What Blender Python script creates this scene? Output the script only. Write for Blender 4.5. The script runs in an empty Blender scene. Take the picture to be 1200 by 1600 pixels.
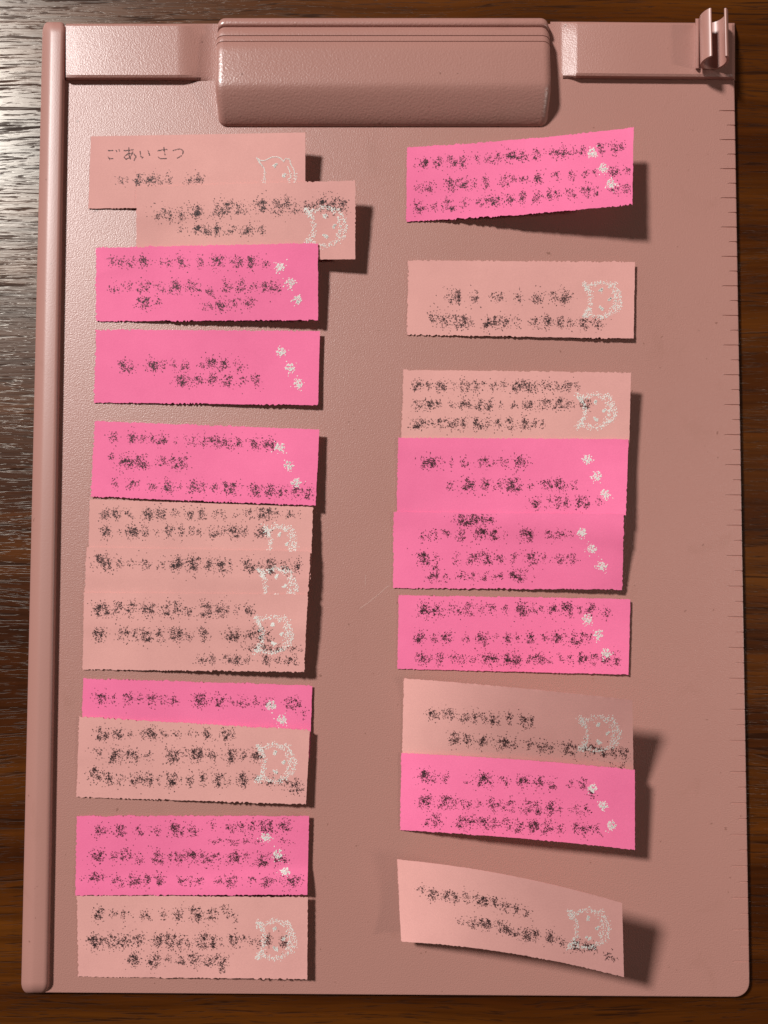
import bpy, bmesh, math, random
from mathutils import Vector, Matrix
random.seed(7)
C = bpy.context.scene
col = C.collection
CM = 0.01

# ------------------------------------------------------------------ camera
F = 1202.0                      # focal length in pixels of the 1200 x 1600 photograph
DIST, TILT = 25.35, math.radians(2.6)
ZB = 0.30                       # clipboard surface above the table, cm
CAM = (0.0, -DIST*math.sin(TILT), DIST*math.cos(TILT) + ZB)
cam = bpy.data.cameras.new('camera')
cam.sensor_fit = 'VERTICAL'; cam.sensor_height = 36.0
cam.lens = 36.0*F/1600.0
cam.clip_start = 0.01; cam.clip_end = 50
co = bpy.data.objects.new('camera', cam); col.objects.link(co)
co.location = Vector(CAM)*CM; co.rotation_euler = (TILT, 0, 0)
C.camera = co

# ------------------------------------------------------------------ light
w = bpy.data.worlds.new('World'); C.world = w; w.use_nodes = True
bg = w.node_tree.nodes['Background']
bg.inputs[0].default_value = (1.0, 0.80, 0.66, 1); bg.inputs[1].default_value = 0.024

def lamp(name, loc, aim, size, power, color):
    l = bpy.data.lights.new(name, 'AREA'); l.shape = 'DISK'; l.size = size*CM
    l.energy = power; l.color = color
    o = bpy.data.objects.new(name, l); col.objects.link(o)
    o.location = Vector(loc)*CM
    o.rotation_euler = (Vector(loc) - Vector(aim)).to_track_quat('Z', 'Y').to_euler()
    return o
lamp('warm_room_lamp', (-250, 222, 322), (0, 0, 0), 60, 290, (1.0, 0.985, 0.965))
lamp('faint_second_lamp', (88, -4, 60), (0, 0, 0), 9, 2.2, (1.0, 0.90, 0.82))
C.view_settings.view_transform = 'Standard'; C.view_settings.look = 'None'
C.view_settings.exposure = 0; C.view_settings.gamma = 1

# ------------------------------------------------------------------ helpers
ct, st = math.cos(TILT), math.sin(TILT)
def at(px, py, z=0.0):
    """point (cm) at height z above the clipboard surface seen at a photograph pixel"""
    a = (px-600)/F; v = (800-py)/F
    d = (a, v*ct + st, v*st - ct)
    s = (z + ZB - CAM[2])/d[2]
    return Vector((CAM[0]+s*d[0], CAM[1]+s*d[1], z + ZB))

def obj(name, verts, faces, mat, parent=None, smooth=False):
    me = bpy.data.meshes.new(name)
    me.from_pydata([tuple(Vector(v)*CM) for v in verts], [], faces)
    if isinstance(mat, (list, tuple)):
        for m in mat: me.materials.append(m)
    else: me.materials.append(mat)
    bm = bmesh.new(); bm.from_mesh(me)
    bmesh.ops.recalc_face_normals(bm, faces=bm.faces)
    bm.to_mesh(me); bm.free()
    if smooth:
        for p in me.polygons: p.use_smooth = True
    o = bpy.data.objects.new(name, me); col.objects.link(o)
    if parent:
        o.parent = parent
        o.matrix_parent_inverse = parent.matrix_basis.inverted()
    return o
def smooth_by_angle(o, deg=40):
    me = o.data
    for p in me.polygons: p.use_smooth = True
    bm = bmesh.new(); bm.from_mesh(me)
    for e in bm.edges:
        if len(e.link_faces) == 2 and e.calc_face_angle(0) > math.radians(deg): e.smooth = False
    bm.to_mesh(me); bm.free()

def grid(rows, close=False):
    V = []; Fc = []
    n = len(rows[0])
    for r in rows: V += r
    for i in range(len(rows)-1):
        for j in range(n-1):
            a = i*n+j
            Fc.append((a, a+1, a+n+1, a+n))
        if close: Fc.append((i*n+n-1, i*n, i*n+n, i*n+2*n-1))
    return V, Fc

def empty(name, loc):
    o = bpy.data.objects.new(name, None); col.objects.link(o)
    o.location = Vector(loc)*CM; o.empty_display_size = 0.02
    return o

# ------------------------------------------------------------------ materials
class NT:
    def __init__(s, name):
        s.m = bpy.data.materials.new(name); s.m.use_nodes = True
        s.t = s.m.node_tree; s.b = s.t.nodes['Principled BSDF']
        s.tc = s.t.nodes.new('ShaderNodeTexCoord')
    def n(s, t, **k):
        x = s.t.nodes.new(t)
        for a, v in k.items(): setattr(x, a, v)
        return x
    def l(s, a, b): s.t.links.new(a, b)
    def noise(s, scale, detail=3, rough=.55, dist=0, vec=None, sc=(1, 1, 1), loc=(0, 0, 0)):
        mp = s.n('ShaderNodeMapping'); mp.inputs['Scale'].default_value = sc; mp.inputs['Location'].default_value = loc
        s.l(vec or s.tc.outputs['Object'], mp.inputs[0])
        x = s.n('ShaderNodeTexNoise'); x.inputs['Scale'].default_value = scale
        x.inputs['Detail'].default_value = detail; x.inputs['Roughness'].default_value = rough
        x.inputs['Distortion'].default_value = dist
        s.l(mp.outputs[0], x.inputs['Vector'])
        return x.outputs['Fac']
    def ramp(s, fac, stops):
        r = s.n('ShaderNodeValToRGB'); e = r.color_ramp.elements
        while len(e) < len(stops): e.new(.5)
        for q, (p, c) in zip(e, stops):
            q.position = p; q.color = (*c, 1) if len(c) == 3 else c
        s.l(fac, r.inputs[0]); return r.outputs[0]
    def mix(s, fac, a, b, mode='MIX'):
        x = s.n('ShaderNodeMix', data_type='RGBA', blend_type=mode)
        for i, v in ((0, fac), (6, a), (7, b)):
            if hasattr(v, 'links'): s.l(v, x.inputs[i])
            elif isinstance(v, (int, float)): x.inputs[i].default_value = v
            else: x.inputs[i].default_value = (*v, 1)
        return x.outputs[2]
    def math(s, op, a, b=None, c=None):
        x = s.n('ShaderNodeMath', operation=op)
        for i, v in enumerate((a, b, c)):
            if v is None: continue
            if hasattr(v, 'links'): s.l(v, x.inputs[i])
            else: x.inputs[i].default_value = v
        return x.outputs[0]
    def bump(s, h, strength, dist, prev=None):
        x = s.n('ShaderNodeBump'); x.inputs['Strength'].default_value = strength
        x.inputs['Distance'].default_value = dist
        s.l(h, x.inputs['Height'])
        if prev: s.l(prev, x.inputs['Normal'])
        return x.outputs[0]
    def out(s, color=None, rough=None, normal=None, spec=None):
        for k, v in (('Base Color', color), ('Roughness', rough), ('Normal', normal), ('Specular IOR Level', spec)):
            if v is None: continue
            if hasattr(v, 'links'): s.l(v, s.b.inputs[k])
            elif isinstance(v, tuple): s.b.inputs[k].default_value = (*v, 1)
            else: s.b.inputs[k].default_value = v
        return s.m

PLASTIC = (0.405, 0.192, 0.157)
def plastic(name, grain, rough, strength, dist, tint=1.0, spec=.76):
    t = NT(name)
    big = t.noise(9, 4, .6)
    smudge = t.noise(45, 5, .65, .6)
    c = t.mix(big, tuple(v*.94*tint for v in PLASTIC), tuple(v*1.06*tint for v in PLASTIC))
    dirt = t.ramp(smudge, [(0, (.80, .76, .74)), (.30, (.93, .92, .9)), (.40, (1, 1, 1)), (1, (1, 1, 1))])
    c = t.mix(.7, c, dirt, 'MULTIPLY')
    spk = t.ramp(t.noise(420, 2, .5), [(0, (.5, .45, .42)), (.235, (.6, .55, .5)), (.26, (1, 1, 1)), (1, (1, 1, 1))])
    c = t.mix(.8, c, spk, 'MULTIPLY')
    fine = t.noise(grain, 2, .5)
    r = t.math('MULTIPLY_ADD', t.noise(30, 4, .6), .10, rough-.05)
    return t.out(c, r, t.bump(fine, strength, dist), spec)
M_board = plastic('pink_plastic_board', 2300, .40, .75, .00014)
M_rail = plastic('pink_plastic_rail', 1900, .45, .3, .0001)
M_clip = plastic('pink_plastic_clip', 1500, .36, .75, .00014, .95)
M_smooth = plastic('pink_plastic_holder', 900, .40, .08, .0001)

def wood():
    t = NT('dark_walnut_laminate')
    # wavy grain: the lookup drifts slowly in y along x
    warp = t.noise(9, 2, .5, 0, sc=(1, 2.5, 1))
    cx = t.n('ShaderNodeSeparateXYZ'); t.l(t.tc.outputs['Object'], cx.inputs[0])
    y2 = t.math('MULTIPLY_ADD', warp, .012, cx.outputs[1])
    cb = t.n('ShaderNodeCombineXYZ'); t.l(cx.outputs[0], cb.inputs[0]); t.l(y2, cb.inputs[1])
    v = cb.outputs[0]
    bands = t.noise(1, 4, .55, .2, v, (2.2, 42, 1))
    fine = t.noise(1, 5, .65, .3, v, (14, 420, 1), (3, 1, 0))
    c = t.ramp(bands, [(.25, (.024, .0046, .0005)), (.45, (.048, .0108, .0010)), (.6, (.085, .0225, .0020)), (.8, (.135, .042, .0045))])
    c = t.mix(.75, c, t.ramp(fine, [(.3, (.45, .4, .36)), (.5, (1, 1, 1)), (.72, (1.35, 1.3, 1.25))]), 'MULTIPLY')
    pn = t.noise(1, 3, .6, .5, v, (34, 780, 1), (7, 2, 0))
    pores = t.ramp(pn, [(0, (1, 1, 1)), (.35, (1, 1, 1)), (.42, (0, 0, 0)), (1, (0, 0, 0))])
    pn2 = t.noise(1, 2, .6, .8, v, (90, 1500, 1), (1, 9, 0))
    pores2 = t.ramp(pn2, [(0, (1, 1, 1)), (.34, (.8, .8, .8)), (.42, (0, 0, 0)), (1, (0, 0, 0))])
    p = t.math('MAXIMUM', pores, pores2)
    c = t.mix(t.math('MULTIPLY', p, .75), c, (.012, .003, .001))
    h = t.math('SUBTRACT', t.math('MULTIPLY', fine, .6), p)
    nb = t.bump(h, .27, .00022)
    nb = t.bump(t.noise(1, 3, .6, 0, v, (120, 900, 1)), .22, .00016, nb)
    t.b.inputs['Specular Tint'].default_value = (1, .93, .83, 1)
    r = t.math('MULTIPLY_ADD', p, .28, .265)
    return t.out(c, r, nb, t.math('MULTIPLY_ADD', p, -.5, .60))
M_wood = wood()

def paper(name, a, b):
    t = NT(name)
    c = t.mix(t.noise(160, 4, .6), a, b)
    c = t.mix(1, c, t.ramp(t.noise(22, 3, .55), [(.3, (.93, .92, .93)), (.7, (1.05, 1.05, 1.05))]), 'MULTIPLY')
    c = t.mix(.35, c, t.ramp(t.noise(2600, 2, .6), [(.3, (.86, .86, .86)), (.7, (1.1, 1.1, 1.1))]), 'MULTIPLY')
    return t.out(c, .7, t.bump(t.noise(1800, 3, .6), .35, .00006), .10)
M_pale = paper('pale_pink_paper', (.635, .312, .279), (.70, .350, .312))
M_hot = paper('hot_pink_paper', (.79, .158, .312), (.85, .186, .346))
def flat(name, c, r=.6, spec=.3):
    t = NT(name); return t.out(c, r, None, spec)
M_ink = flat('black_pen_ink', (.030, .016, .016))
M_ink.node_tree.nodes['Principled BSDF'].inputs['Alpha'].default_value = .70
M_thin = flat('thin_pen_ink', (.05, .022, .025))
M_thin.node_tree.nodes['Principled BSDF'].inputs['Alpha'].default_value = .5
M_white = flat('white_print', (.86, .84, .78))
M_white.node_tree.nodes['Principled BSDF'].inputs['Alpha'].default_value = .82
M_scr = flat('pale_scratch', (.55, .33, .28))
M_dark = flat('dark_speck', (.12, .05, .035))

# ------------------------------------------------------------------ table
tv, tf = [], []
bm = bmesh.new()
bmesh.ops.create_cube(bm, size=1, matrix=Matrix.Diagonal((120, 90, 3, 1)))
bmesh.ops.bevel(bm, geom=list(bm.edges), offset=.25, segments=3, affect='EDGES')
bmesh.ops.translate(bm, verts=bm.verts, vec=(6, 3, -1.5))
V = [v.co.copy() for v in bm.verts]; Fc = [[v.index for v in f.verts] for f in bm.faces]
bm.free()
tt = obj('table_top', V, Fc, M_wood); tt['kind'] = 'structure'

# ------------------------------------------------------------------ clipboard
cb = empty('clipboard', at(600, 800, -ZB))
cb['label'] = 'dusty pink plastic clipboard with broad clip and pen holder lying on dark wood'
cb['category'] = 'clipboard'

def slab(name, pts, ztop, zbot, r, mat, parent):
    n = len(pts)
    def inset(d):
        out = []
        for i in range(n):
            p0, p1, p2 = pts[i-1], pts[i], pts[(i+1) % n]
            e1 = (p1-p0).normalized(); e2 = (p2-p1).normalized()
            n1 = Vector((-e1.y, e1.x)); n2 = Vector((-e2.y, e2.x))
            m = (n1+n2); m /= max(.3, m.dot(m)/2)
            out.append(p1 + m*d)
        return out
    rows = []
    for d, z in ((r*.4, zbot), (0, zbot+r*.5), (0, ztop-r), (r*.12, ztop-r*.5), (r*.4, ztop-r*.15), (r, ztop)):
        rows.append([Vector((p.x, p.y, z+ZB)) for p in inset(d)])
    V, Fc = grid(rows, True)
    Fc.append(tuple(range(n*5, n*6))); Fc.append(tuple(range(n)))
    o = obj(name, V, Fc, mat, parent); smooth_by_angle(o, 35)
    for p in o.data.polygons:
        if len(p.vertices) > 4: p.use_smooth = False
    return o
def P2(px, py, z=0): p = at(px, py, z); return Vector((p.x, p.y))
pts = [P2(60, 1551.5), ]
for i in range(0, 9):                               # lower right corner
    a = math.radians(-90 + 90*i/8)
    pts.append(P2(1148.5 + 23*math.cos(a), 1535.5 - 23*math.sin(a)))
def xr(y): # board right edge as a function of world y
    p, q = at(1148, 127), at(1171.5, 1520)
    return p.x + (q.x-p.x)*(y-p.y)/(q.y-p.y)
def xl(y): # inner edge of the ruled margin
    p, q = at(1115, 127), at(1130, 1545)
    return p.x + (q.x-p.x)*(y-p.y)/(q.y-p.y)
ytop, ybot = at(600, 127).y, at(600, 1516).y
pts += [Vector((xr(ybot), ybot)), Vector((xl(ybot), ybot)), Vector((xl(ytop), ytop)), P2(1148, 127)]
for i in range(0, 7):
    a = math.radians(90*i/6)
    pts.append(P2(1139 + 8*math.cos(a), 44 - 8*math.sin(a)))
pts += [P2(700, 37), P2(76, 39)]
slab('board', pts, 0, -.28, .045, M_board, cb)

# right ruled margin: a full-depth rim let into the board, graduations cut as grooves
yk = at(600, 1502.5, 0).y
cuts = [(yk + .5*k, k % 2 == 0) for k in range(57) if yk + .5*k < ytop-.3]
rows = []
def strip_row(y, depth, long):
    L, R = xl(y) - .07, xr(y)
    out = [Vector((L, y, ZB-.004))]
    for x, dz in ((L+.004, 0), (R-.55, 0), (R-.50, 0), (R-.30, 0), (R-.25, 0), (R-.045, 0), (R-.018, -.008), (R-.005, -.022), (R, -.045)):
        z = .0012 + dz
        if depth and x >= R-(.505 if long else .255): z -= depth*(1 if x > R-(.49 if long else .24) else .6)
        out.append(Vector((x, y, z+ZB)))
    out.append(Vector((R, y, ZB-.28)))
    return out
rows.append(strip_row(ybot-.07, 0, True))
for y, lg in cuts:
    rows.append(strip_row(y-.024, 0, lg)); rows.append(strip_row(y-.010, .028, lg))
    rows.append(strip_row(y+.010, .028, lg)); rows.append(strip_row(y+.024, 0, lg))
rows.append(strip_row(ytop+.07, 0, True))
V, Fc = grid(rows)
o = obj('ruler_edge', V, Fc, M_board, cb)

# left rail
def rail():
    prof = [(0.0, -.28), (0.0, -.10), (.05, .0), (.17, .11), (.30, .19), (.37, .215), (.44, .222), (.76, .222), (.83, .212), (.91, .175), (.97, .10), (1.0, .0), (1.0, -.28)]
    rows = []
    y0, y1 = 34.5, 1551.5
    stations = []
    r = 17
    for i in range(9):
        a = math.radians(90*i/8); stations.append((y0 + r*(1-math.sin(a)), math.cos(a)))
    stations = stations[::-1]
    for i in range(1, 40): stations.append((y0+r + (y1-y0-2*r)*i/40, 0))
    for i in range(9):
        a = math.radians(90*i/8); stations.append((y1 - r*(1-math.sin(a)), 1-0 if False else math.cos(a)))
    st2 = []
    for y, c in stations: st2.append((y, c))
    for y, c in st2:
        # c = 0 in the straight run, -> 1 at the very tip
        dtip = min(y-y0, y1-y)
        k = 1.0 if dtip >= r else math.sqrt(max(0, 1-((r-dtip)/r)**2))
        f = (y-y0)/(y1-y0)
        xl_, xr_ = 66.5 + (33-66.5)*f, 103.5 + (77.5-103.5)*f
        if y < 70: xl_ += 0
        row = []
        for a, z in prof:
            a2 = .5 + (a-.5)*(.55+.45*k)
            zz = -.28 + (z+.28)*(.45+.55*k) if z > -.2 else z
            p = at(xl_ + (xr_-xl_)*a2, y, zz); row.append(p)
        rows.append(row)
    V, Fc = grid(rows)
    n = len(prof)
    Fc.append(tuple(range(n))); Fc.append(tuple(range((len(rows)-1)*n, len(rows)*n)))
    o = obj('side_rail', V, Fc, M_rail, cb); smooth_by_angle(o, 45)
rail()

# raised header bands left and right of the clip
H = .25
def header(cols, facet):
    ysec = [(37.0, -.28), (37.0, .12), (38.0, .21), (40.5, H), (60, H), (82, H), (105, H), (117, H), (121, .21), (124.5, .10), (126.5, .0), (127, -.02)]
    rows = []
    for x, f, dy in cols:
        row = []
        for y, z in ysec:
            zz = z*f if z > 0 else z
            if facet and x < 126:
                t = (126-x)/18
                zz -= .035*t*(1 if 55 < y < 110 else .5) if z >= H else 0
            row.append(at(x, y + dy, zz - (0.004 if f == 0 else 0)))
        rows.append(row)
    V, Fc = grid(rows)
    n = len(ysec)
    Fc.append(tuple(range(n))); Fc.append(tuple(range((len(rows)-1)*n, len(rows)*n)))
    o = obj('header_band', V, Fc, M_board, cb); smooth_by_angle(o, 18)
header([(103, 1, 0), (108, 1, 0), (117, 1, 0), (126, 1, 0), (180, 1, 0), (276, 1, 0), (281, .97, 0), (292, .80, 0), (304, .53, 0), (314, .30, 0), (324, .12, 0), (334, .03, 0), (350, .005, 0)], True)
header([(860, .005, -3), (876, .01, -3), (879.5, .07, -3), (900, .93, -3), (903.5, 1, -3), (1000, 1, -2), (1138, 1, -1), (1144, .95, -1), (1147.5, .7, -1), (1148.5, .1, -1)], False)

# clip
def clip():
    prof = [(30, .0), (28.5, .22), (28.3, .36), (30, .44), (33, .475), (37, .475), (40, .445), (42, .40), (43.5, .405), (45, .47), (47, .555), (49, .585), (53, .60),
            (55, .605), (55.9, .578), (56.8, .607), (64, .625), (64.9, .60), (65.8, .632), (80, .66), (105, .69), (122, .705), (128, .703), (132, .694), (136, .675), (142, .635), (150, .57), (160, .48),
            (170, .385), (180, .28), (187, .195), (193, .11), (196.5, .05), (197.5, .01)]
    base = []
    for py, z in prof:
        p = at(600, py, z); base.append((p.y, z))
    xL, xR = at(341, 195, 0).x, at(856, 195, 0).x
    yc = (base[0][0]+base[-1][0])/2
    r = .30
    stx = []
    for i in range(10): a = math.radians(90*i/9); stx.append((xL + r*(1-math.sin(a)), 1-math.cos(a)))
    stx = stx[::-1]
    for i in range(1, 12): stx.append((xL+r+(xR-xL-2*r)*i/12, 0))
    for i in range(10): a = math.radians(90*i/9); stx.append((xR - r*(1-math.sin(a)), 1-math.cos(a)))
    rows = []
    for x, q in [(x, q) for x, q in stx]:
        d = min(x-xL, xR-x)
        q = 0 if d >= r else 1-math.sqrt(max(0, 1-((r-d)/r)**2))
        row = []
        for (y, z), (py, z0) in zip(base, prof):
            # rounded ends: heights sink, front and back corners pull in
            zz = z - r*.75*q*min(1, z/.3)
            if q > .02:
                # grooves stop before the rounded end
                if 55 < py < 57: zz = z0 - r*.75*q
            yy = y + (yc-y)*.075*q
            # front edge corner is rounder
            if py > 150: yy += .18*q*(py-150)/48
            row.append(Vector((x, yy, zz+ZB)))
        rows.append(row)
    rows.sort(key=lambda r_: r_[0].x)
    V, Fc = grid(rows)
    n = len(prof)
    Fc.append(tuple(range(n))); Fc.append(tuple(range((len(rows)-1)*n, len(rows)*n)))
    o = obj('clip', V, Fc, M_clip, cb); smooth_by_angle(o, 50)
clip()

# pen holder: an open channel on the upper right corner
def holder():
    zc, ro, ri = H+.40, .44, .36
    xc = at(1123, 50, 1.0).x
    yT, yB = at(1123, 12.5, 1.0).y, at(1123, 87, 1.0).y
    N = 28; a0, a1 = math.radians(128), math.radians(360+52)
    sec = []
    for i in range(N+1): a = a0+(a1-a0)*i/N; sec.append((xc+ro*math.cos(a), zc+ro*math.sin(a)))
    for i in range(1, 6):        # rounded lip
        a = a1 + math.pi*i/6; cxm, czm = xc+(ro+ri)/2*math.cos(a1), zc+(ro+ri)/2*math.sin(a1)
        sec.append((cxm+(ro-ri)/2*math.cos(a), czm+(ro-ri)/2*math.sin(a)))
    for i in range(N+1): a = a1+(a0-a1)*i/N; sec.append((xc+ri*math.cos(a), zc+ri*math.sin(a)))
    for i in range(1, 6):
        a = a0+math.pi - math.pi + math.pi + math.pi*i/6; cxm, czm = xc+(ro+ri)/2*math.cos(a0), zc+(ro+ri)/2*math.sin(a0)
        sec.append((cxm+(ro-ri)/2*math.cos(a), czm+(ro-ri)/2*math.sin(a)))
    rows = []
    for f, s in ((0, .93), (.012, .985), (.03, 1), (.97, 1), (.988, .985), (1, .93)):
        y = yT+(yB-yT)*f
        rows.append([Vector((x, y, z+ZB)) for x, z in sec])
    V, Fc = grid(rows, True)
    n = len(sec)
    # end caps as a strip between outer and inner wall
    for base in (0, (len(rows)-1)*n):
        for i in range(N):
            j = n-5-1-i
            Fc.append((base+i, base+i+1, base+j-1, base+j))
        Fc.append(tuple(base+k for k in range(N, N+7)))
        Fc.append(tuple(base+k for k in list(range(n-6, n))+[0]))
    o = obj('pen_holder', V, Fc, M_smooth, cb); smooth_by_angle(o, 40)
    # low flange beside the channel
    rows = []
    for py in (29, 31, 33, 104, 106.5, 108):
        k = .4 if py in (29, 108) else (.85 if py in (31, 106.5) else 1)
        rows.append([at(1086.5, py, H-.01), at(1087.5, py, H+.10*k), at(1089, py, H+.15*k), at(1091, py, H+.16*k), at(1092.5, py, H+.13*k), at(1094, py, H-.01)])
    V, Fc = grid(rows)
    Fc.append(tuple(range(6))); Fc.append(tuple(range(30, 36)))
    o2 = obj('flange', V, Fc, M_smooth, o); smooth_by_angle(o2, 50)
holder()

# small wear on the board
def ribbon(pts3, wdt):
    V, Fc = [], []
    for a, b in zip(pts3[:-1], pts3[1:]):
        d = (b-a); d.z = 0
        if d.length < 1e-6: continue
        n = Vector((-d.y, d.x, 0)).normalized()*wdt/2
        e = d.normalized()*wdt*.25
        i = len(V); V += [a-n-e, b-n+e, b+n+e, a+n-e]; Fc.append((i, i+1, i+2, i+3))
    return V, Fc
V, Fc = ribbon([at(562, 951, .004), at(575, 942, .004), at(590, 930, .004), at(607, 915, .004)], .018)
obj('scratch', V, Fc, M_scr, cb)
V, Fc = ribbon([at(571, 898, .004), at(570.5, 915, .004)], .014)
obj('scratch', V, Fc, M_scr, cb)

# ------------------------------------------------------------------ sticky notes
NOTES = {}
def bil(q, u, v):
    (x0, y0), (x1, y1), (x2, y2), (x3, y3) = q          # TL TR BR BL, v = 0 at the top
    return ((x0*(1-u)+x1*u)*(1-v)+(x3*(1-u)+x2*u)*v, (y0*(1-u)+y1*u)*(1-v)+(y3*(1-u)+y2*u)*v)
class Note:
    def __init__(s, q, zt, zb, p=1.7, arch=False, bow=0, over=(), zl=(.025, .025)):
        s.q, s.zt, s.zb, s.p, s.arch, s.bow, s.over, s.zl = q, zt, zb, p, arch, bow, over, (zl[0]+.018, zl[1]+.018)
    def px(s, u, v):
        x, y = bil(s.q, u, v)
        return x, y - s.bow*4*u*(1-u)
    def uv(s, x, y):
        u, v = .5, .5
        for _ in range(12):
            fx, fy = s.px(u, v); e = 1e-3
            ax, ay = s.px(u+e, v); bx, by = s.px(u, v+e)
            a, b, c, d = (ax-fx)/e, (bx-fx)/e, (ay-fy)/e, (by-fy)/e
            det = a*d-b*c
            u += ((x-fx)*d-(y-fy)*b)/det; v += ((y-fy)*a-(x-fx)*c)/det
        return u, v
    def z(s, u, v):
        uu = min(1, max(0, u)); vv = min(1, max(0, v))
        if s.arch: prof = 1-(1-uu)**3.3
        else:
            h = lambda q: .5*((q-.10) + math.sqrt((q-.10)**2 + .012))
            prof = ((h(uu)-h(0))/(h(1)-h(0)))**(.8+.2*s.p)
        z0 = s.zl[0]*(1-vv)+s.zl[1]*vv
        z = z0 + (s.zt*(1-vv)+s.zb*vv)*prof
        ph = s.q[0][0]*.37 + s.q[0][1]*.11
        z += .015*min(1, 4*uu)*(math.sin(5.1*uu+1.7*vv+ph) + .6*math.sin(9.3*uu-3.1*vv+2*ph))
        if s.over:
            x, y = s.px(u, v)
            for k in s.over:
                n = NOTES[k]; a, b = n.uv(x, y)
                m = max(-a, a-1, -b, b-1)
                if m < .9:
                    zz = n.z(min(1, max(0, a)), min(1, max(0, b))) + .03
                    if m > 0: zz -= 1.1*m*m
                    d = z-zz; z = .5*(z+zz+math.sqrt(d*d+.0016))
        return z
def build_note(key, mat, rag, label):
    n = NOTES[key]
    root = empty('sticky_note', at(*n.px(0, .5), 0))
    root['label'] = label; root['category'] = 'sticky note'; root['group'] = 'sticky notes on the clipboard'
    NU, NV = 170, 50
    rnd = random.Random(key)
    top, bot = [], []
    def edge(m):
        w = [rnd.uniform(.1, 1.25) for _ in range(m//9+2)]
        sl = [rnd.uniform(-.5, .5) for _ in range(m//6+2)]
        return [rnd.uniform(-1, 1)*(w[i//9]*(1-i%9/9)+w[i//9+1]*(i%9/9)) + .6*(sl[i//6]*(1-i%6/6)+sl[i//6+1]*(i%6/6)) for i in range(m+1)]
    eL, eR, eT, eB = edge(NV), edge(NV), edge(NU), edge(NU)
    for j in range(NV+1):
        rt, rb = [], []
        for i in range(NU+1):
            u, v = i/NU, j/NV
            x, y = n.px(u, v)
            z = n.z(u, v)
            if i == 0: x += eL[j]*rag[0]
            if i == NU: x += eR[j]*rag[1]
            if j == 0: y += eT[i]*rag[2]
            if j == NV: y += eB[i]*rag[3]
            p = at(x, y, z); rt.append(p); rb.append(p - Vector((0, 0, .015)))
        top.append(rt); bot.append(rb)
    V, Fc = grid(top); V2, F2 = grid(bot)
    k = len(V); W = NU+1
    Fc = [f for f in Fc] + [tuple(i+k for i in f[::-1]) for f in F2]
    for i in range(NU):
        a = NV*W+i
        Fc.append((i+1, i, i+k, i+1+k)); Fc.append((a, a+1, a+1+k, a+k))
    for j in range(NV):
        a = j*W; b = j*W+NU
        Fc.append((a, a+W, a+W+k, a+k)); Fc.append((b+W, b, b+k, b+W+k))
    sh = obj('paper_sheet', V+V2, Fc, mat, root); smooth_by_angle(sh, 50)
    return root
def surf(n, x, y, e=.004):
    u, v = n.uv(x, y)
    if not (.004 < u < .996 and .012 < v < .988): return None
    return at(x, y, n.z(u, v)+e)
def speck(V, Fc, n, x, y, s, e=.004, rnd=random):
    a = rnd.uniform(0, math.pi); t = s*rnd.uniform(.7, 1.3)
    k = len(V); P = []
    for i in range(4):
        b = a+i*math.pi/2 + rnd.uniform(-.3, .3); l = (s if i % 2 else t)*.62
        p = surf(n, x+l*math.cos(b), y+l*math.sin(b), e)
        if p is None: return
        P.append(p)
    V += P; Fc.append((k, k+1, k+2, k+3))

ZF = 3.3333
def writing(key, root, org, lines, strokes=()):
    n = NOTES[key]; rnd = random.Random(key+'w')
    V, Fc = [], []
    for y0, y1, h, cells in lines:
        for c in cells:
            zx, zw, d = c[:3]
            zy = c[3] if len(c) > 3 else y0+(y1-y0)*zx/1200
            x, y = org[0]+zx/ZF, org[1]+zy/ZF
            wd, hh = zw/ZF, h/ZF
            if d <= 4: hh *= .8
            num = int(d/9*wd*hh*.50)+5
            segs = []
            for _ in range(3 + d//2):
                cx, cy = x+rnd.uniform(-.4, .4)*wd, y+rnd.uniform(-.38, .38)*hh
                t = rnd.choice((0, 0, 1, 1, 2))
                ln = rnd.uniform(.25, .5)
                if t == 0: e = (ln*wd*.7, rnd.uniform(-.08, .08)*hh)
                elif t == 1: e = (rnd.uniform(-.08, .08)*wd, ln*hh*.8)
                else: e = (rnd.choice((-1, 1))*ln*wd*.5, ln*hh*.5)
                segs.append((cx, cy, e))
            for _ in range(num):
                if rnd.random() < .58:
                    cx, cy, e = rnd.choice(segs); t = rnd.uniform(-.5, .5); sg = rnd.choice((1.0, 1.7, 2.5))
                    sx, sy = cx+e[0]*t+rnd.gauss(0, sg), cy+e[1]*t+rnd.gauss(0, sg)
                else:
                    sx, sy = x+rnd.gauss(0, .36)*wd, y+rnd.gauss(0, .34)*hh
                speck(V, Fc, n, sx, sy, rnd.uniform(.9, 2.0), .004+rnd.uniform(0, .002), rnd)
    for pl in strokes:
        pts = [(org[0]+a/ZF, org[1]+b/ZF) for a, b in pl]
        for (ax, ay), (bx, by) in zip(pts[:-1], pts[1:]):
            L = math.hypot(bx-ax, by-ay); m = max(2, int(L/.62))
            for i in range(m):
                t = i/m
                if rnd.random() < .16: continue
                speck(V, Fc, n, ax+(bx-ax)*t+rnd.gauss(0, .35), ay+(by-ay)*t+rnd.gauss(0, .35), rnd.uniform(1.2, 1.8), .004+rnd.uniform(0, .002), rnd)
    o = obj('handwriting', V, Fc, [M_ink, M_thin], root)
    for i, p in enumerate(o.data.polygons): p.material_index = 1 if rnd.random() < .6 else 0

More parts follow.
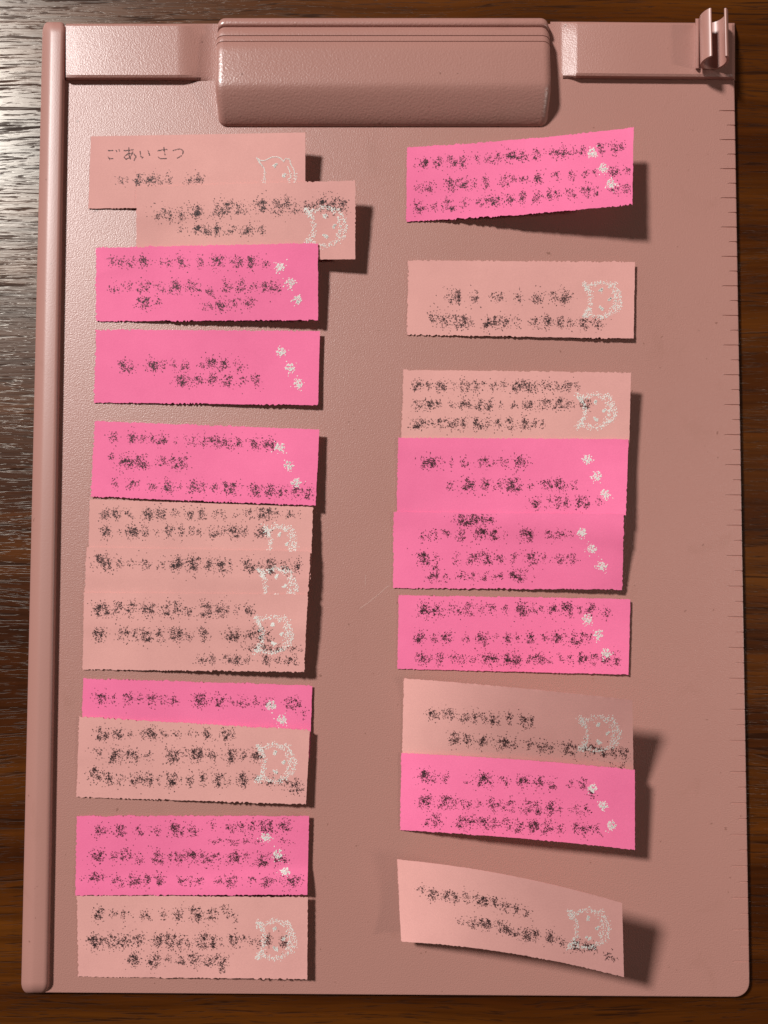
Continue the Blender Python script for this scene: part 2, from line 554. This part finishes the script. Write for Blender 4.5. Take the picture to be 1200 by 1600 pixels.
CAT = [[(0, .02), (.1, .1), (.2, .1), (.3, .05), (.42, .0), (.54, .0), (.64, .05), (.7, .13)],
       [(0, .02), (.06, .14), (.14, .24), (.2, .3), (.21, .45), (.2, .6), (.19, .72), (.12, .82), (.04, .92), (0, 1.0)],
       [(0, 1.0), (.12, .95), (.24, .93), (.36, .98), (.5, 1.0), (.62, .97), (.72, .9)],
       [(.7, .13), (.76, .04), (.86, .07), (.88, .18), (.95, .3), (1.0, .45), (1.0, .6), (.95, .74), (.86, .84), (.72, .9)],
       [(.05, .08), (.12, .2), (.17, .27)], [(.06, .93), (.13, .85), (.18, .77)],
       [(.8, .25), (.86, .38), (.88, .52), (.85, .66), (.78, .76)]]
CATB = [(.47, .24, .045), (.5, .2, .03), (.52, .76, .05), (.46, .72, .03), (.7, .5, .035), (.74, .46, .02)]
def cat(key, root, box, spread=2.1, clean=False, num=560):
    n = NOTES[key]; rnd = random.Random(key+'c'); V, Fc = [], []
    x0, y0, x1, y1 = box
    W, Hh = x1-x0, y1-y0
    seg = []
    for pl in CAT:
        for a, b in zip(pl[:-1], pl[1:]): seg.append((a, b, math.hypot(b[0]-a[0], b[1]-a[1])))
    tot = sum(s_[2] for s_ in seg)
    for a, b, L in seg:
        m = max(1, int(num*L/tot))
        for i in range(m):
            t = (i+rnd.random())/m
            u, v = a[0]+(b[0]-a[0])*t, a[1]+(b[1]-a[1])*t
            sp = spread
            if clean: sp = .3 if v < .42 else 1.5
            speck(V, Fc, n, x0+u*W+rnd.gauss(0, sp), y0+v*Hh+rnd.gauss(0, sp), rnd.uniform(1.0, 1.9) if not clean else rnd.uniform(1.0, 1.4), .008, rnd)
    for u, v, r in CATB:
        for i in range(int(9+r*260)):
            speck(V, Fc, n, x0+u*W+rnd.gauss(0, r*.5*W), y0+v*Hh+rnd.gauss(0, r*.5*Hh), rnd.uniform(1.2, 2.2), .008, rnd)
    obj('cat_print', V, Fc, M_white, root)
def paw(key, root, org, spots):
    n = NOTES[key]; rnd = random.Random(key+'p')
    for zx, zy in spots:
        V, Fc = [], []
        x, y = org[0]+zx/ZF, org[1]+zy/ZF
        for dx, dy, r, m in ((1, 1.5, 3.6, 26), (-5, -1, 2.0, 9), (-2.5, -5.5, 2.0, 9), (3, -5.5, 2.0, 9), (6, -.5, 2.0, 8), (0, 0, 8.5, 26)):
            for _ in range(m):
                speck(V, Fc, n, x+dx+rnd.gauss(0, r*.55), y+dy+rnd.gauss(0, r*.55), rnd.uniform(1.2, 2.1), .008, rnd)
        obj('paw_print', V, Fc, M_white, root)

R_ = (1.5, .6, 1.5, 1.5)
SPEC = [
 ('L1', 'pale', Note([(142, 213), (477, 207), (477, 322), (138, 326)], .66, .40, 1.5), (.3, .2, .2, .8),
  'pale pink sticky note with five clear kana, right beneath the clip', (130, 200),
  [(270, 270, 60, [(205, 60, 3), (290, 50, 7), (355, 50, 8), (400, 30, 3), (445, 40, 4), (545, 50, 3), (600, 40, 7)])],
  (401, 245, 461, 304), None),
 ('L2', 'pale', Note([(213, 292), (555, 282), (555, 405), (213, 408)], .66, .46, 1.5, over=('L1',), zl=(.10, .03)), (1.2, 1.0, 1.2, .4),
  'pale pink sticky note jutting out to the right from the top of the left column', (210, 275),
  [(185, 145, 80, [(135, 70, 4, 195), (215, 90, 4, 205), (320, 100, 6, 190), (440, 60, 6, 175), (490, 50, 6, 170), (560, 80, 4, 170), (665, 70, 7, 150), (750, 50, 6, 160), (790, 40, 5, 150), (840, 70, 3, 165), (910, 60, 4, 160), (985, 70, 7, 140), (1030, 50, 6), (1085, 50, 6, 150)]),
   (280, 280, 60, [(250, 50, 2), (340, 60, 7), (380, 40, 7), (435, 50, 8), (500, 50, 4), (600, 80, 6), (660, 40, 4)])],
  (477, 324, 540, 384), None),
 ('L3', 'hot', Note([(150, 387), (497, 380), (497, 500), (150, 502)], .46, .33, 1.5, over=('L2',)), R_,
  'hot pink sticky note overlapping the lower edge of the pale note that juts right', (140, 375),
  [(115, 115, 65, [(115, 40, 4), (165, 50, 4), (220, 40, 4), (280, 70, 6), (370, 30, 2), (415, 30, 4), (480, 60, 5), (575, 25, 6), (660, 80, 6), (765, 60, 6), (845, 50, 9), (915, 40, 4)]),
   (245, 245, 65, [(130, 60, 3), (200, 50, 2), (285, 70, 5), (370, 40, 4), (445, 60, 8), (540, 70, 5), (630, 50, 4, 270), (715, 50, 5), (790, 60, 5), (850, 40, 4), (945, 90, 6)]),
   (325, 325, 60, [(285, 70, 8), (355, 40, 3), (610, 50, 3, 345), (690, 70, 7, 340), (760, 50, 4), (825, 60, 5)])],
  None, [(990, 145), (1045, 225), (1080, 315)]),
 ('L4', 'hot', Note([(150, 515), (500, 517), (497, 633), (147, 629)], .15, .18, 1.7), R_,
  'hot pink sticky note with only two short lines of writing, lying nearly flat', (140, 510),
  [(205, 205, 70, [(180, 50, 7), (225, 40, 3), (325, 70, 7), (385, 30, 3), (435, 25, 4), (495, 50, 4), (580, 40, 2), (630, 60, 7, 195), (700, 50, 6, 190), (770, 60, 3)]),
   (285, 285, 60, [(490, 80, 8), (570, 50, 5), (635, 50, 6), (710, 60, 6), (805, 50, 3), (860, 50, 5)])],
  None, [(995, 135), (1042, 220), (1085, 300)]),
 ('L6', 'pale', Note([(140, 780), (489, 792), (485, 905), (138, 895)], .28, .46, 1.5), (1.2, 1.0, .6, .6),
  'pale pink sticky note, topmost of the three pale ones layered together', (130, 780),
  [(75, 75, 65, [(110, 50, 6), (175, 50, 7), (235, 50, 3), (335, 50, 9), (405, 50, 8), (485, 40, 3), (555, 40, 6), (620, 40, 6), (690, 40, 3), (730, 30, 3), (790, 30, 1), (860, 50, 4), (945, 80, 9), (1015, 40, 2), (1090, 80, 3)]),
   (170, 170, 65, [(120, 50, 8), (190, 20, 1), (250, 70, 9), (320, 40, 5), (380, 30, 1), (445, 50, 6), (510, 25, 6), (555, 40, 3), (600, 40, 3), (680, 60, 5), (730, 30, 2), (785, 60, 8), (835, 40, 4), (930, 70, 6)])],
  (413, 822, 462, 879), None),
 ('L5', 'hot', Note([(148, 658), (499, 671), (493, 790), (142, 776)], .27, .32, 1.6, over=('L6',)), R_,
  'hot pink sticky note just above the three layered pale notes in the left column', (140, 655),
  [(88, 140, 60, [(125, 40, 5), (225, 40, 8), (270, 40, 3), (320, 40, 4), (370, 60, 6), (450, 30, 1), (510, 40, 2), (555, 40, 3), (600, 25, 5), (655, 60, 6), (720, 70, 5), (775, 40, 5), (850, 50, 7), (920, 50, 6), (950, 40, 6)]),
   (225, 225, 75, [(115, 30, 3, 185), (190, 100, 6), (275, 70, 7), (370, 50, 4), (440, 50, 5), (490, 50, 5)]),
   (330, 385, 70, [(135, 40, 3), (205, 40, 4), (240, 30, 4), (330, 50, 4), (410, 50, 8), (475, 30, 2), (540, 60, 6), (590, 40, 4), (650, 40, 4), (735, 80, 8), (860, 50, 8), (940, 60, 7), (1000, 60, 4), (1080, 80, 5), (1150, 50, 5)])],
  None, [(990, 150), (1035, 245), (1075, 335)]),
 ('L7', 'pale', Note([(135, 855), (485, 862), (479, 975), (131, 970)], .46, .47, 1.5, over=('L6',)), (1.2, 1.0, .6, .6),
  'pale pink sticky note, the middle of the three layered pale ones, one line showing', (130, 780),
  [(325, 355, 80, [(110, 90, 8), (195, 40, 3), (250, 30, 2), (320, 60, 3), (405, 40, 2), (485, 70, 9), (575, 70, 9), (655, 40, 6), (715, 50, 8), (770, 30, 3), (865, 60, 7), (920, 40, 3), (975, 60, 9), (1050, 70, 4), (1110, 50, 5)])],
  (403, 888, 462, 945), None),
 ('L8', 'pale', Note([(131, 926), (481, 929), (475, 1050), (129, 1046)], .50, .42, 1.5, over=('L7',)), (1.2, 1.0, .6, 1.5),
  'pale pink sticky note, lowest and fully visible of the three layered pale ones', (130, 920),
  [(105, 115, 80, [(95, 80, 9), (185, 50, 5), (250, 40, 7), (335, 70, 7), (400, 40, 2), (440, 40, 5), (490, 60, 5), (550, 50, 4), (640, 60, 8), (730, 70, 6), (800, 30, 2), (865, 50, 5)]),
   (240, 240, 75, [(85, 60, 7), (210, 60, 5), (275, 40, 4), (325, 50, 9), (405, 40, 5), (480, 70, 5), (500, 20, 9), (555, 40, 3), (625, 50, 6), (780, 70, 8), (850, 60, 4), (890, 30, 2), (940, 70, 7)]),
   (310, 310, 40, [(850, 60, 3), (920, 70, 6), (1000, 80, 6), (1080, 60, 3), (1130, 20, 2)]),
   (370, 370, 55, [(620, 60, 4), (670, 40, 5), (760, 60, 5), (800, 40, 7), (850, 40, 4), (960, 60, 6), (1020, 40, 4), (1090, 70, 5)])],
  (398, 963, 456, 1020), None),
 ('L9', 'hot', Note([(130, 1060), (488, 1071), (484, 1187), (126, 1175)], .05, .07, 1.5), R_,
  'hot pink sticky note more than half covered, one line of writing showing', (120, 1060),
  [(100, 130, 65, [(125, 60, 7), (185, 30, 3), (265, 60, 5), (320, 40, 3), (390, 50, 6), (440, 40, 3), (495, 60, 4), (645, 70, 9), (740, 60, 7), (810, 40, 2), (870, 60, 4), (930, 40, 3), (1000, 60, 3), (1110, 50, 5), (1150, 40, 5), (1185, 20, 3, 190)])],
  None, [(1012, 140), (1065, 220)]),
 ('L10', 'pale', Note([(124, 1120), (484, 1141), (478, 1257), (119, 1245)], .26, .30, 1.6, over=('L9',)), R_,
  'pale pink sticky note covering the lower half of the mostly hidden hot pink note', (120, 1130),
  [(55, 55, 65, [(135, 80, 7), (215, 60, 6), (270, 40, 2), (380, 70, 8), (450, 50, 3), (525, 40, 4), (595, 30, 2), (630, 30, 1), (680, 40, 7), (770, 60, 6), (815, 30, 3)]),
   (170, 170, 75, [(110, 60, 2, 150), (200, 80, 7, 165), (290, 70, 6), (375, 40, 3), (485, 60, 6), (525, 40, 5), (615, 90, 9, 160), (705, 50, 5), (805, 60, 8), (860, 50, 4), (935, 60, 7)]),
   (290, 300, 75, [(100, 70, 7, 270), (160, 50, 6), (225, 40, 3), (310, 60, 6), (370, 50, 6), (420, 30, 2), (500, 70, 9), (590, 40, 5), (660, 40, 6), (735, 60, 7), (790, 20, 2), (865, 50, 9), (940, 50, 3), (1010, 60, 4), (1080, 60, 4), (1140, 70, 6, 330)])],
  (401, 1163, 460, 1221), None),
 ('L12', 'pale', Note([(120, 1399), (481, 1402), (480, 1530), (122, 1526)], .24, .27, 1.6), R_,
  'pale pink sticky note at the very bottom of the left column', (120, 1400),
  [(95, 95, 70, [(110, 45, 9), (185, 40, 3), (255, 50, 3), (355, 60, 4), (455, 40, 4), (530, 50, 6), (620, 70, 9), (710, 60, 5), (770, 40, 3, 65), (800, 40, 3), (830, 20, 2, 125)]),
   (235, 235, 75, [(105, 90, 9), (180, 50, 6), (240, 70, 6), (315, 60, 6), (410, 60, 7), (490, 60, 9), (540, 40, 5), (590, 50, 3), (655, 60, 8), (710, 50, 7), (750, 20, 2), (820, 50, 7), (890, 50, 3), (940, 40, 3), (995, 40, 8), (1075, 40, 8)]),
   (335, 335, 75, [(295, 60, 8), (400, 60, 9), (470, 50, 2), (545, 50, 4), (615, 60, 6), (685, 40, 5), (740, 70, 5), (755, 40, 4, 375)])],
  (401, 1438, 460, 1498), None),
 ('L11', 'hot', Note([(120, 1275), (483, 1275), (480, 1398), (118, 1399)], .12, .12, 1.6, over=('L12',)), R_,
  'hot pink sticky note with dense writing, second from bottom of the left column', (120, 1270),
  [(95, 95, 70, [(125, 70, 5), (235, 60, 6), (320, 40, 4), (405, 60, 3), (520, 90, 7, 90), (605, 60, 4), (710, 30, 3, 60), (820, 90, 4, 70), (870, 40, 3, 75), (915, 30, 6, 75), (985, 60, 9, 70), (1080, 80, 5, 75)]),
   (150, 150, 40, [(720, 60, 3), (800, 90, 3), (880, 60, 3), (940, 40, 2), (1080, 80, 2)]),
   (235, 235, 70, [(105, 70, 7, 225), (190, 40, 4), (260, 60, 5, 215), (325, 40, 4), (420, 70, 6), (480, 30, 3), (530, 50, 5), (590, 60, 7), (670, 70, 5), (730, 60, 3), (820, 80, 7), (880, 30, 3), (960, 70, 7, 245), (1060, 70, 6)]),
   (355, 355, 60, [(100, 100, 5, 340), (215, 50, 5), (300, 60, 8), (360, 40, 6), (440, 50, 6, 345), (540, 40, 4), (585, 40, 3), (640, 50, 4), (740, 40, 4), (800, 80, 5), (910, 50, 3), (1000, 70, 6), (1120, 90, 7, 360)])],
  None, [(985, 130), (1045, 220), (1085, 310)]),
 ('R1', 'hot', Note([(636, 230), (990, 199), (988, 319), (635, 346)], .95, 1.12, 1.25, bow=-3), (1.5, 1.0, 1.5, 1.5),
  'hot pink sticky note slanting up to the right with a deep shadow beneath', (630, 210),
  [(165, 60, 60, [(105, 60, 7), (185, 50, 5), (260, 50, 6), (315, 40, 7), (385, 30, 4), (450, 50, 4), (495, 40, 4), (560, 80, 7), (630, 50, 5), (700, 50, 5), (785, 50, 5), (840, 50, 7), (890, 30, 2), (935, 50, 4), (1030, 40, 6), (1115, 60, 6)]),
   (285, 185, 60, [(80, 40, 3), (140, 50, 5), (245, 50, 8), (310, 60, 7), (370, 30, 3), (430, 30, 7), (525, 50, 5), (580, 30, 4), (630, 50, 4), (705, 50, 7), (790, 60, 3), (880, 40, 4), (945, 30, 4), (995, 20, 4), (1090, 60, 6), (1170, 40, 4)]),
   (390, 275, 65, [(80, 60, 6), (160, 40, 3), (235, 70, 5), (320, 50, 3), (390, 50, 3), (465, 80, 7), (550, 50, 5), (620, 30, 8), (695, 40, 6), (765, 40, 5), (800, 40, 4), (870, 60, 4), (960, 60, 6), (1000, 40, 3), (1100, 50, 4), (1160, 60, 4)])],
  None, [(985, 100), (1040, 180), (1080, 262)]),
 ('R2', 'pale', Note([(638, 407), (992, 409), (990, 529), (636, 523)], .13, .14, 1.5), R_,
  'pale pink sticky note lying flat by itself below the slanting hot pink one', (630, 405),
  [(195, 195, 75, [(260, 80, 7), (370, 40, 5), (490, 70, 4), (600, 40, 4), (700, 50, 5), (785, 50, 4), (845, 60, 7)]),
   (322, 335, 65, [(160, 50, 5, 300), (220, 50, 6), (295, 80, 8), (345, 30, 4), (435, 50, 8), (490, 50, 8), (540, 40, 5), (590, 40, 2), (680, 50, 4), (745, 50, 8), (820, 40, 6), (870, 40, 4), (935, 50, 7), (1010, 80, 4)])],
  (911, 441, 969, 495), None),
 ('R3', 'pale', Note([(630, 578), (986, 582), (983, 697), (627, 694)], .74, .54, 1.5), (1.5, .4, 1.4, .6),
  'pale pink sticky note with three lines, its foot under a hot pink note', (630, 575),
  [(95, 95, 60, [(70, 50, 8), (130, 30, 5), (200, 60, 7), (260, 20, 2), (315, 50, 6), (375, 40, 5), (425, 30, 3), (470, 40, 4), (520, 30, 4), (610, 70, 9), (675, 60, 6), (750, 50, 5), (800, 40, 4), (850, 50, 6), (900, 30, 3)]),
   (190, 190, 60, [(75, 60, 4), (135, 50, 8), (185, 40, 4), (250, 40, 2), (320, 60, 6), (390, 40, 6), (445, 50, 7), (510, 30, 2), (575, 40, 4), (650, 60, 6), (735, 60, 5), (805, 60, 7), (865, 50, 4), (950, 60, 7)]),
   (290, 290, 60, [(90, 80, 8), (160, 30, 2), (205, 50, 5), (260, 40, 6), (315, 60, 5), (390, 60, 7), (440, 30, 4), (495, 40, 5), (560, 50, 6), (630, 50, 7), (685, 40, 4), (725, 20, 4)])],
  (902, 616, 961, 668), None),
 ('R4', 'hot', Note([(622, 684), (982, 686), (978, 805), (620, 803)], .58, .71, 1.5, over=('R3',)), (1.0, .6, 1.0, .6),
  'hot pink sticky note directly under a pale one, last line of writing set far right', (620, 680),
  [(140, 140, 70, [(170, 80, 9), (235, 30, 1), (285, 20, 3), (355, 50, 4), (435, 30, 3), (480, 60, 4), (555, 40, 4), (640, 70, 6)]),
   (260, 260, 70, [(275, 40, 3), (370, 80, 7), (460, 35, 9), (520, 50, 3), (605, 90, 9), (695, 30, 3), (760, 40, 4), (790, 40, 5), (850, 50, 8), (910, 30, 2), (935, 20, 2)]),
   (350, 350, 60, [(720, 60, 6), (790, 30, 3), (840, 40, 5), (880, 30, 7), (950, 60, 6), (990, 30, 6), (1055, 30, 2)])],
  None, [(990, 130), (1042, 215), (1085, 310)]),
 ('R5', 'hot', Note([(615, 800), (975, 803), (972, 921), (614, 919)], .745, .22, 1.5, over=('R4',)), (1.0, 1.0, 1.0, 1.4),
  'darker hot pink sticky note reaching furthest left in the right column', (610, 795),
  [(55, 55, 60, [(390, 100, 8), (450, 70, 6), (500, 70, 6)]),
   (135, 135, 70, [(165, 40, 3), (220, 50, 3), (290, 60, 3), (365, 50, 5), (465, 70, 8), (540, 50, 7), (600, 20, 1), (710, 70, 9), (825, 50, 4), (890, 50, 4), (945, 20, 2)]),
   (260, 260, 70, [(175, 70, 9), (240, 40, 2), (340, 40, 3), (430, 60, 5), (500, 60, 7), (565, 40, 5), (640, 40, 4), (735, 70, 6), (800, 50, 2), (880, 60, 4), (940, 60, 4)]),
   (350, 350, 60, [(225, 70, 5), (235, 40, 4, 310), (290, 30, 3), (380, 60, 4), (430, 40, 3), (490, 30, 5), (560, 50, 4), (665, 80, 9)])],
  None, [(995, 130), (1050, 212), (1100, 303)]),
 ('R6', 'hot', Note([(623, 930), (985, 936), (982, 1054), (621, 1045)], .12, .10, 1.5), (.9, .6, 1.4, .9),
  'hot pink sticky note with three full lines, lowest in the run of three hot pink', (620, 925),
  [(90, 90, 75, [(140, 60, 9), (210, 60, 6, 100), (290, 40, 2), (320, 40, 3), (375, 50, 5), (435, 20, 4), (485, 60, 4), (565, 30, 4), (650, 60, 9), (710, 40, 3), (750, 30, 2), (815, 60, 5), (885, 60, 9), (955, 30, 3), (1010, 40, 7, 85), (1080, 60, 3, 115)]),
   (240, 240, 70, [(120, 50, 8, 235), (200, 40, 4), (260, 60, 5), (355, 40, 3), (445, 60, 7), (510, 30, 1), (580, 40, 5), (630, 30, 3), (695, 50, 6), (770, 40, 4), (840, 60, 7), (940, 80, 7), (1000, 30, 3)]),
   (350, 350, 65, [(125, 50, 7), (170, 40, 3), (225, 40, 6), (290, 50, 3), (345, 60, 3), (395, 30, 3), (470, 70, 6), (510, 40, 5), (590, 70, 8), (630, 40, 7), (690, 40, 4), (745, 50, 8), (800, 40, 2), (855, 30, 3), (900, 30, 3), (975, 70, 6), (1030, 40, 5), (1090, 50, 6), (1135, 40, 6)])],
  None, [(990, 145), (1047, 228), (1088, 320)]),
 ('R7', 'pale', Note([(631, 1060), (988, 1094), (990, 1212), (628, 1178)], 2.15, .86, arch=True, bow=2), (1.0, .3, .8, .6),
  'pale pink sticky note curling up at right, tucked behind a hot pink note', (630, 1075),
  [(120, 218, 65, [(155, 60, 6, 138), (240, 60, 6, 130), (320, 50, 5), (375, 40, 5), (420, 40, 4), (475, 50, 7), (550, 40, 5), (625, 40, 7), (665, 40, 5)]),
   (245, 345, 65, [(270, 60, 7, 260), (340, 60, 5), (415, 60, 7), (520, 80, 8), (580, 30, 4), (650, 50, 4), (720, 60, 5), (770, 40, 4), (850, 60, 6), (890, 40, 5), (970, 70, 7), (1040, 60, 5), (1100, 40, 5), (1150, 50, 6)]),
   (405, 405, 40, [(1085, 20, 4), (1140, 30, 4)])],
  (904, 1120, 968, 1173), None),
 ('R8', 'hot', Note([(627, 1177), (992, 1203), (992, 1328), (625, 1297)], 1.12, .92, arch=True, bow=3, zl=(.06, .03)), (.9, .3, 1.0, .9),
  'hot pink sticky note overlapping a curled pale note, right end lifted high', (630, 1180),
  [(105, 170, 70, [(125, 80, 9), (225, 40, 4), (335, 50, 1), (425, 80, 9), (530, 60, 3), (625, 60, 7), (705, 50, 6), (770, 40, 5), (870, 50, 2), (935, 40, 5), (985, 40, 4, 205)]),
   (235, 300, 75, [(110, 60, 8), (205, 80, 6), (265, 30, 3), (325, 60, 4), (390, 40, 2), (460, 40, 6), (510, 50, 4), (560, 30, 5), (640, 60, 5), (705, 40, 7), (765, 50, 8), (820, 20, 3), (890, 50, 3), (950, 50, 3)]),
   (330, 400, 70, [(130, 40, 4), (180, 60, 5), (300, 50, 6), (350, 50, 5), (415, 60, 6), (470, 40, 5), (540, 40, 5), (605, 50, 6), (685, 70, 9), (750, 60, 5), (820, 40, 4), (905, 50, 4), (950, 60, 5), (1010, 40, 3)])],
  None, [(985, 175), (1040, 265), (1085, 367)]),
 ('R9', 'pale', Note([(620, 1343), (972, 1411), (975, 1527), (627, 1471)], 2.6, 1.08, arch=True, bow=9, zl=(.03, .58)), (.8, .3, .5, .8),
  'pale pink sticky note curling up and slanting down at the foot of the right column', (620, 1360),
  [(100, 235, 60, [(125, 40, 3, 100), (180, 35, 8, 125), (200, 30, 4, 128), (255, 40, 7, 130), (310, 60, 5, 140), (360, 30, 5, 140), (410, 30, 3, 145), (455, 80, 7, 160), (510, 50, 5, 168), (565, 50, 5, 190), (620, 30, 7, 195), (680, 40, 4, 220)]),
   (240, 450, 60, [(345, 60, 2, 265), (400, 40, 6, 275), (455, 60, 7, 275), (480, 40, 5, 285), (545, 60, 6, 290), (585, 70, 5, 320), (630, 40, 4, 328), (690, 60, 9, 335), (730, 30, 6, 335), (795, 50, 9, 350), (855, 40, 4, 370), (920, 70, 6, 395), (1000, 80, 7, 405), (1110, 60, 4, 445)])],
  (888, 1421, 951, 1481), None),
]
KANA = [[(130, 118), (155, 116), (150, 123)], [(130, 150), (138, 160), (158, 160)], [(172, 115), (176, 126)], [(186, 111), (190, 121)],
        [(212, 118), (265, 112)], [(238, 102), (238, 140), (246, 165)], [(258, 125), (245, 150), (222, 164), (214, 150), (235, 132), (262, 134), (276, 150), (262, 172)],
        [(297, 122), (300, 148), (309, 156), (313, 150)], [(338, 120), (346, 145)],
        [(388, 118), (438, 110)], [(420, 102), (424, 135), (429, 142)], [(392, 150), (400, 159), (436, 159)],
        [(468, 118), (500, 108), (520, 118), (516, 140), (490, 158)]]
for key, kind, n, rag, label, org, lines, cbox, paws in SPEC:
    NOTES[key] = n
    root = build_note(key, M_pale if kind == 'pale' else M_hot, rag, label)
    writing(key, root, org, lines, KANA if key == 'L1' else ())
    if cbox: cat(key, root, cbox, clean=(key == 'L1'))
    if paws: paw(key, root, org, paws)
